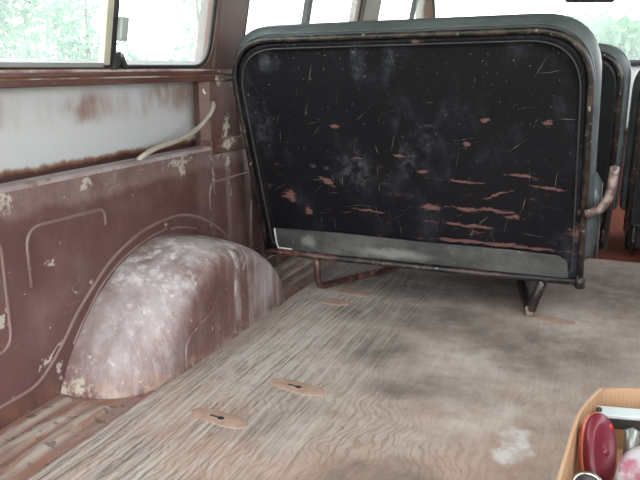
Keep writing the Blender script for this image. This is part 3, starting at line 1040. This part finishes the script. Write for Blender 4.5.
# ------------------------------------------------------------------ front seats
def cab_seat(name, label, x0, x1, y, ztop, r=.14):
    t = thing(name, label, 'seat', ((x0 + x1) / 2, y + .2, 0.004), 'front seats')

    def ol(o, off, zlo=.14):
        P = fillet([(x0 - o, 0, zlo), (x0 - o, 0, ztop + o), (x1 + o, 0, ztop + o), (x1 + o, 0, zlo)], [.02, r, r, .02], 9, closed=True)
        return [Vector((p.x, y - (p.z - .14) * .12 + off, p.z)) for p in P]
    loft('back_panel', [ol(-.004, .012), ol(-.006, 0), ol(-.02, -.002), ol(-.032, .006), ol(-.15, .007)], 'black_vinyl', t, cap1=True)
    P = fillet([(x0, 0, .12), (x0, 0, ztop), (x1, 0, ztop), (x1, 0, .12)], [0, r, r, 0], 12)
    tube('frame_tube', [Vector((p.x, y - (p.z - .14) * .12 - .002, p.z)) for p in P], .0135, 'worn_tube', t)
    loft('backrest_cushion', [ol(g, o, .2) for g, o in ((-.01, .012), (.02, .016), (.034, .032), (.036, .06), (.026, .085), (0, .10), (-.06, .108))], 'grey_vinyl', t, cap0=True, cap1=True)
    rings = []
    for g, z in ((-.04, .24), (0, .25), (.006, .32), (0, .38), (-.03, .405), (-.09, .41)):
        rings.append([(p.x, p.y, z) for p in fillet([(x0 + .02 - g, y + .09 - g, 0), (x1 - .02 + g, y + .09 - g, 0), (x1 - .02 + g, y + .52 + g, 0), (x0 + .02 - g, y + .52 + g, 0)], .05, 5, closed=True)])
    loft('seat_cushion', rings, 'black_vinyl', t, cap0=True, cap1=True)
    box('pedestal', (x0 + .01, x1 - .01, y + .14, y + .48, .0045, .245), 'black_vinyl', t, .01)
    for x in (x0 + .03, x1 - .03):
        tube('leg', [(x, y + .02, .15), (x, y + .03, .012)], .012, 'dark_tube', t)
    return t


cab_seat('driver_seat', 'black front seat with grey piped top directly behind the bench seat', -.72, .038, 3.06, .835)
cab_seat('passenger_seat', 'black front passenger seat cut off by the right edge of the photo', .118, .60, 3.08, .78, .12)

# dashboard and mirror
db = thing('dashboard', 'pale painted metal dashboard with black top pad under the windscreen', 'dashboard', (-.24, 4.6, 0.004))
prof = [(4.60, .77), (4.585, .70), (4.57, .58), (4.59, .42), (4.66, .40), (4.715, .40), (4.715, .78), (4.62, .79)]
loft('fascia', [[(x, a, b) for a, b in prof] for x in (XL + .06, XR - .03)], 'dash_paint', db, cap0=True, cap1=True, smooth=False, bevel=.012)
prof = [(4.585, .790), (4.59, .812), (4.69, .812), (4.69, .7925), (4.62, .7915)]
loft('top_pad', [[(x, a, b) for a, b in prof] for x in (XL + .07, XR - .04)], 'dash_black', db, cap0=True, cap1=True, smooth=False, bevel=.004)
for x in (-.9, .4):
    box('support', (x, x + .04, 4.64, 4.70, .004, .41), 'dark_metal', db, .003)

mr = thing('rearview_mirror', 'dark interior mirror hanging from the top of the windscreen', 'mirror', (-.15, 4.50, 1.27))
rings = []
for g, yy in ((-.012, 4.455), (0, 4.459), (0, 4.476), (-.010, 4.484)):
    rings.append([(p.x, yy, p.z) for p in fillet([(-.29 - g, 0, 1.145 - g), (-.02 + g, 0, 1.137 - g), (-.02 + g, 0, 1.207 + g), (-.29 - g, 0, 1.215 + g)], .018, 5, closed=True)])
loft('housing', rings, 'dark_metal', mr, cap0=True, cap1=True)
tube('stalk', [(-.155, 4.478, 1.175), (-.155, 4.52, 1.24), (-.155, 4.535, 1.30)], .008, 'dark_metal', mr)

# ------------------------------------------------------------------ cable conduit on the wall
cb = tube('cable_conduit', catmull([(XL - .016, 1.606, .524), (XL - .004, 1.622, .538), (XL + .005, 1.66, .552), (XL + .008, 1.744, .562), (XL + .010, 1.82, .574), (XL + .012, 1.88, .592),
                                    (XL + .013, 1.93, .616), (XL + .011, 1.963, .634), (XL + .006, 1.988, .652), (XL - .004, 2.003, .666)], 6), .0078, 'cable_cover', None, seg=10)
tag(cb, 'curved beige cable conduit running from ledge up to wall post', 'cable')

# ------------------------------------------------------------------ cardboard box and its contents
carton = thing('cardboard_box', 'open brown cardboard box of lamp parts on the plywood floor', 'box', (.18, 1.05, 0))


def wallsheet(name, top, bot, inward, parent):
    """corrugated sheet between two polylines, 5 mm thick"""
    v, f = [], []
    n = len(top)
    iv = Vector(inward) * .005
    for a in (top, bot):
        for p in a:
            v.append(Vector(p))
    for a in (top, bot):
        for p in a:
            v.append(Vector(p) + iv)
    for k in range(n - 1):
        f.append((k, k + 1, n + k + 1, n + k))
        f.append((2 * n + k, 3 * n + k, 3 * n + k + 1, 2 * n + k + 1))
        f.append((k, 2 * n + k, 2 * n + k + 1, k + 1))
        f.append((n + k, n + k + 1, 3 * n + k + 1, 3 * n + k))
    f.append((0, n, 3 * n, 2 * n))
    f.append((n - 1, 3 * n - 1, 4 * n - 1, 2 * n - 1))
    return link_mesh(name, v, f, 'card', parent)


BH = .222
lt_ = catmull([(-.028, .78, BH), (-.018, .916, BH), (-.003, 1.105, BH - .002), (.012, 1.175, BH), (.034, 1.238, BH + .002)], 5)
lb_ = catmull([(.004, .79, .001), (.008, .916, .001), (.014, 1.105, .001), (.022, 1.175, .001), (.036, 1.235, .001)], 5)
wallsheet('side_panel', lt_, lb_, (1, -.1, 0), carton)
bt_ = catmull([(.036, 1.240, BH + .002), (.040, 1.2425, BH - .004), (.046, 1.2455, BH), (.10, 1.268, BH), (.25, 1.325, BH - .004), (.38, 1.37, BH)], 4)
bb_ = catmull([(.042, 1.237, .001), (.046, 1.2395, .001), (.052, 1.2425, .001), (.10, 1.262, .001), (.25, 1.318, .001), (.38, 1.362, .001)], 4)
wallsheet('side_panel', bt_, bb_, (.35, -.93, 0), carton)
wallsheet('side_panel', [(.385, 1.37, BH), (.42, 1.1, BH), (.42, .88, BH)], [(.385, 1.362, .001), (.40, 1.1, .001), (.40, .89, .001)], (-1, 0, 0), carton)
wallsheet('side_panel', [(-.022, .776, BH), (.2, .82, BH), (.42, .872, BH)], [(.008, .785, .001), (.2, .83, .001), (.40, .882, .001)], (0, 1, 0), carton)
link_mesh('bottom_panel', [(.012, .80, .001), (.395, .89, .001), (.376, 1.355, .001), (.046, 1.23, .001), (.012, .80, .005), (.395, .89, .005), (.376, 1.355, .005), (.046, 1.23, .005)],
          [(0, 3, 2, 1), (4, 5, 6, 7), (0, 1, 5, 4), (1, 2, 6, 5), (2, 3, 7, 6), (3, 0, 4, 7)], 'card', carton)


link_mesh('inner_flap', [(.020, .80, .118), (.39, .89, .118), (.374, 1.345, .108), (.050, 1.228, .108), (.020, .80, .122), (.39, .89, .122), (.374, 1.345, .112), (.050, 1.228, .112)],
          [(0, 3, 2, 1), (4, 5, 6, 7), (0, 1, 5, 4), (1, 2, 6, 5), (2, 3, 7, 6), (3, 0, 4, 7)], 'card', carton)


def oval_lamp(name, label, c, nrm, longv, A, B, H, lens, rim, parts):
    t = thing(name, label, 'lamp', c)
    nrm = Vector(nrm).normalized()
    lv = Vector(longv)
    lv = (lv - nrm * lv.dot(nrm)).normalized()
    sv = lv.cross(nrm).normalized()
    C = Vector(c)

    def rg(k, h, n=36):
        o = []
        for i in range(n):
            a = 2 * math.pi * i / n
            o.append(C + lv * A * k * math.copysign(abs(math.cos(a)) ** .85, math.cos(a)) + sv * B * k * math.copysign(abs(math.sin(a)) ** .9, math.sin(a)) + nrm * h)
        return o
    loft('housing', [rg(.80, -.024), rg(.95, -.017), rg(1.03, -.008), rg(1.03, .0)], rim, t, cap0=True, cap1=True)
    L = loft('lens', [rg(1.0, .0), rg(1.0, H * .30), rg(.97, H * .48), rg(.90, H * .66), rg(.80, H * .78), rg(.66, H * .86), rg(.64, H * .835), rg(.50, H * .93), rg(.48, H * .90), rg(.34, H * .98), rg(.32, H * .955), rg(.15, H)], lens, t, cap1=True)
    for (u, v_, h_, r_, mt, nm) in parts:
        knob(nm, C + lv * A * u + sv * B * v_ + nrm * H * h_, r_, r_ * .55, nrm, mt, L, 14)
    return t


oval_lamp('tail_lamp', 'dark red oval tail lamp lens standing against the side of the cardboard box', (.036, 1.080, .186), (.50, -.62, .55), (.08, .42, .90), .060, .027, .020, 'red_lens', 'orange_rim',
          [(.62, .40, .62, .0075, 'red_spot', 'reflector'), (-.05, .0, .98, .006, 'red_lens', 'centre_boss')])
oval_lamp('signal_lamp', 'round dusty pinkish white lamp lens at the right edge of the cardboard box', (.108, 1.015, .190), (-.15, -.55, .8), (.1, .5, .7), .050, .046, .026, 'dusty_lens', 'dull_metal', [])

# small cup-shaped lamp socket at the bottom edge of the picture
sk = thing('lamp_socket', 'small dark round lamp socket below the red lens in the box', 'socket', (.024, .954, .19))
ax = Vector((.1, -.5, .85)).normalized()
s_ = ax.orthogonal().normalized()
t_ = ax.cross(s_)
ring_ = lambda r, h: [Vector((.024, .952, .196)) + ax * h + (s_ * math.cos(2 * math.pi * k / 24) + t_ * math.sin(2 * math.pi * k / 24)) * r for k in range(24)]
loft('cup', [ring_(.018, -.035), ring_(.022, 0), ring_(.020, .001), ring_(.016, -.03)], 'socket_dark', sk, cap0=True, cap1=True)
tube('bezel', ring_(.0215, .001), .0028, 'chrome', sk, seg=8, closed=True)

# pale trim bar lying across the box with a grey pipe stub below
bar = thing('metal_bar', 'pale blue-white metal bar lying across the cardboard box', 'bar', (.13, 1.16, .2))
d = Vector((.93, .20, 0)).normalized()
nn = Vector((-d.y, d.x, 0))
a0 = Vector((.030, 1.172, .200))
v = []
for zz in (-.003, .004):
    for (l, q) in ((0, 0), (.27, 0), (.27, .026), (.006, .026)):
        v.append(a0 + d * l + nn * q + Vector((0, 0, zz + (.004 if q else 0))))
hexa('top_strip', v, 'pale_bar', bar, .002)
v = []
for zz in (-.024, -.0035):
    for (l, q) in ((.010, .004), (.268, .004), (.268, .022), (.012, .022)):
        v.append(a0 + d * l + nn * q + Vector((0, 0, zz)))
hexa('lower_channel', v, 'dark_metal', bar, .002)
tube('end_screw', [a0 + Vector((.004, .012, .004)), a0 + Vector((.004, .012, .010))], .005, 'dark_metal', bar)
pst = tube('pipe_stub', [(.088, 1.170, .186), (.089, 1.160, .15), (.090, 1.156, .126)], .0125, 'grey_pipe', None, seg=14)
tag(pst, 'short grey metal pipe standing below the pale bar in the box', 'pipe')


# ------------------------------------------------------------------ greenery outside
def leaf_cloud(name, blobs, n, size, mat, parent, seed):
    r = random.Random(seed)
    verts, faces = [], []
    tot = sum(b[3] * b[4] * b[5] for b in blobs)
    for (cx, cy, cz, rx, ry, rz) in blobs:
        for _ in range(int(n * rx * ry * rz / tot)):
            d_ = Vector((r.gauss(0, 1), r.gauss(0, 1), r.gauss(0, 1))).normalized() * (r.random() ** .45)
            p = Vector((cx + d_.x * rx, cy + d_.y * ry, cz + d_.z * rz))
            a = Vector((r.gauss(0, 1), r.gauss(0, 1), r.gauss(0, .6))).normalized()
            b = a.orthogonal().normalized()
            b = (b * math.cos(r.random() * 6.28) + a.cross(b) * math.sin(r.random() * 6.28))
            s = size * r.uniform(.6, 1.3)
            k = len(verts)
            c = a.cross(b)
            verts += [p - b * s, p + c * s * .42, p + b * s, p - c * s * .42]
            faces.append((k, k + 1, k + 2, k + 3))
    return link_mesh_fast(name, verts, faces, mat, parent)


def link_mesh_fast(name, verts, faces, mat, parent):
    me = bpy.data.meshes.new(name)
    me.from_pydata([tuple(v) for v in verts], [], faces)
    me.materials.append(M[mat])
    o = bpy.data.objects.new(name, me)
    COL.objects.link(o)
    o['kind'] = 'stuff'
    o.parent = parent
    o.matrix_parent_inverse = parent_world(parent).inverted()
    return o


def tree(name, label, x, y, h, rad, n, mat, seed, size=.09, cat='tree'):
    G = -.62
    t = thing(name, label, cat, (x, y, G), 'greenery outside the van')
    r = random.Random(seed)
    tube('trunk', catmull([(x, y, G), (x + r.uniform(-.1, .1), y, G + h * .35), (x + r.uniform(-.2, .2), y + r.uniform(-.2, .2), G + h * .8)], 5), [.09 * (1 - i / 14) for i in range(11)], 'bark', t, seg=8)
    bl = []
    for i in range(9):
        a = r.random() * 6.28
        zz = G + h * r.uniform(.18, .9)
        k = 1 - .5 * abs((zz - G) / h - .45)
        bl.append((x + math.cos(a) * rad * .5 * k, y + math.sin(a) * rad * .5 * k, zz, rad * r.uniform(.45, .65), rad * r.uniform(.45, .65), h * r.uniform(.14, .22)))
    leaf_cloud('foliage', bl, n, size, mat, t, seed)
    return t


tree('leafy_tree', 'bright green leafy tree seen through the sliding side window', -6.3, 4.2, 4.0, 1.35, 9000, 'leaf_pale', 1)
tree('leafy_tree', 'pale green tree beside the divider of the sliding side window', -8.6, 7.4, 3.6, 1.5, 7000, 'leaf_green', 2)
tree('leafy_tree', 'thin pale tree seen in the right pane of the sliding side window', -9.6, 11.4, 3.4, 1.3, 1700, 'leaf_pale', 3)
tree('leafy_tree', 'sparse pale tree seen through the middle side window', -9.5, 15.5, 4.2, 1.5, 1500, 'leaf_pale', 4)
tree('bush', 'broad green bush seen through the windscreen above the cab seat', -.1, 13.0, 2.15, 1.35, 8000, 'leaf_green', 5, cat='bush')
tree('bush', 'green bush in the windscreen at the right edge of the photo', 2.7, 14.6, 2.9, 1.4, 8000, 'leaf_green', 6, cat='bush')
tree('bush', 'low pale bush behind the top right corner of the bench seat', -2.9, 14.6, 1.5, 1.1, 3000, 'leaf_pale', 8, cat='bush')
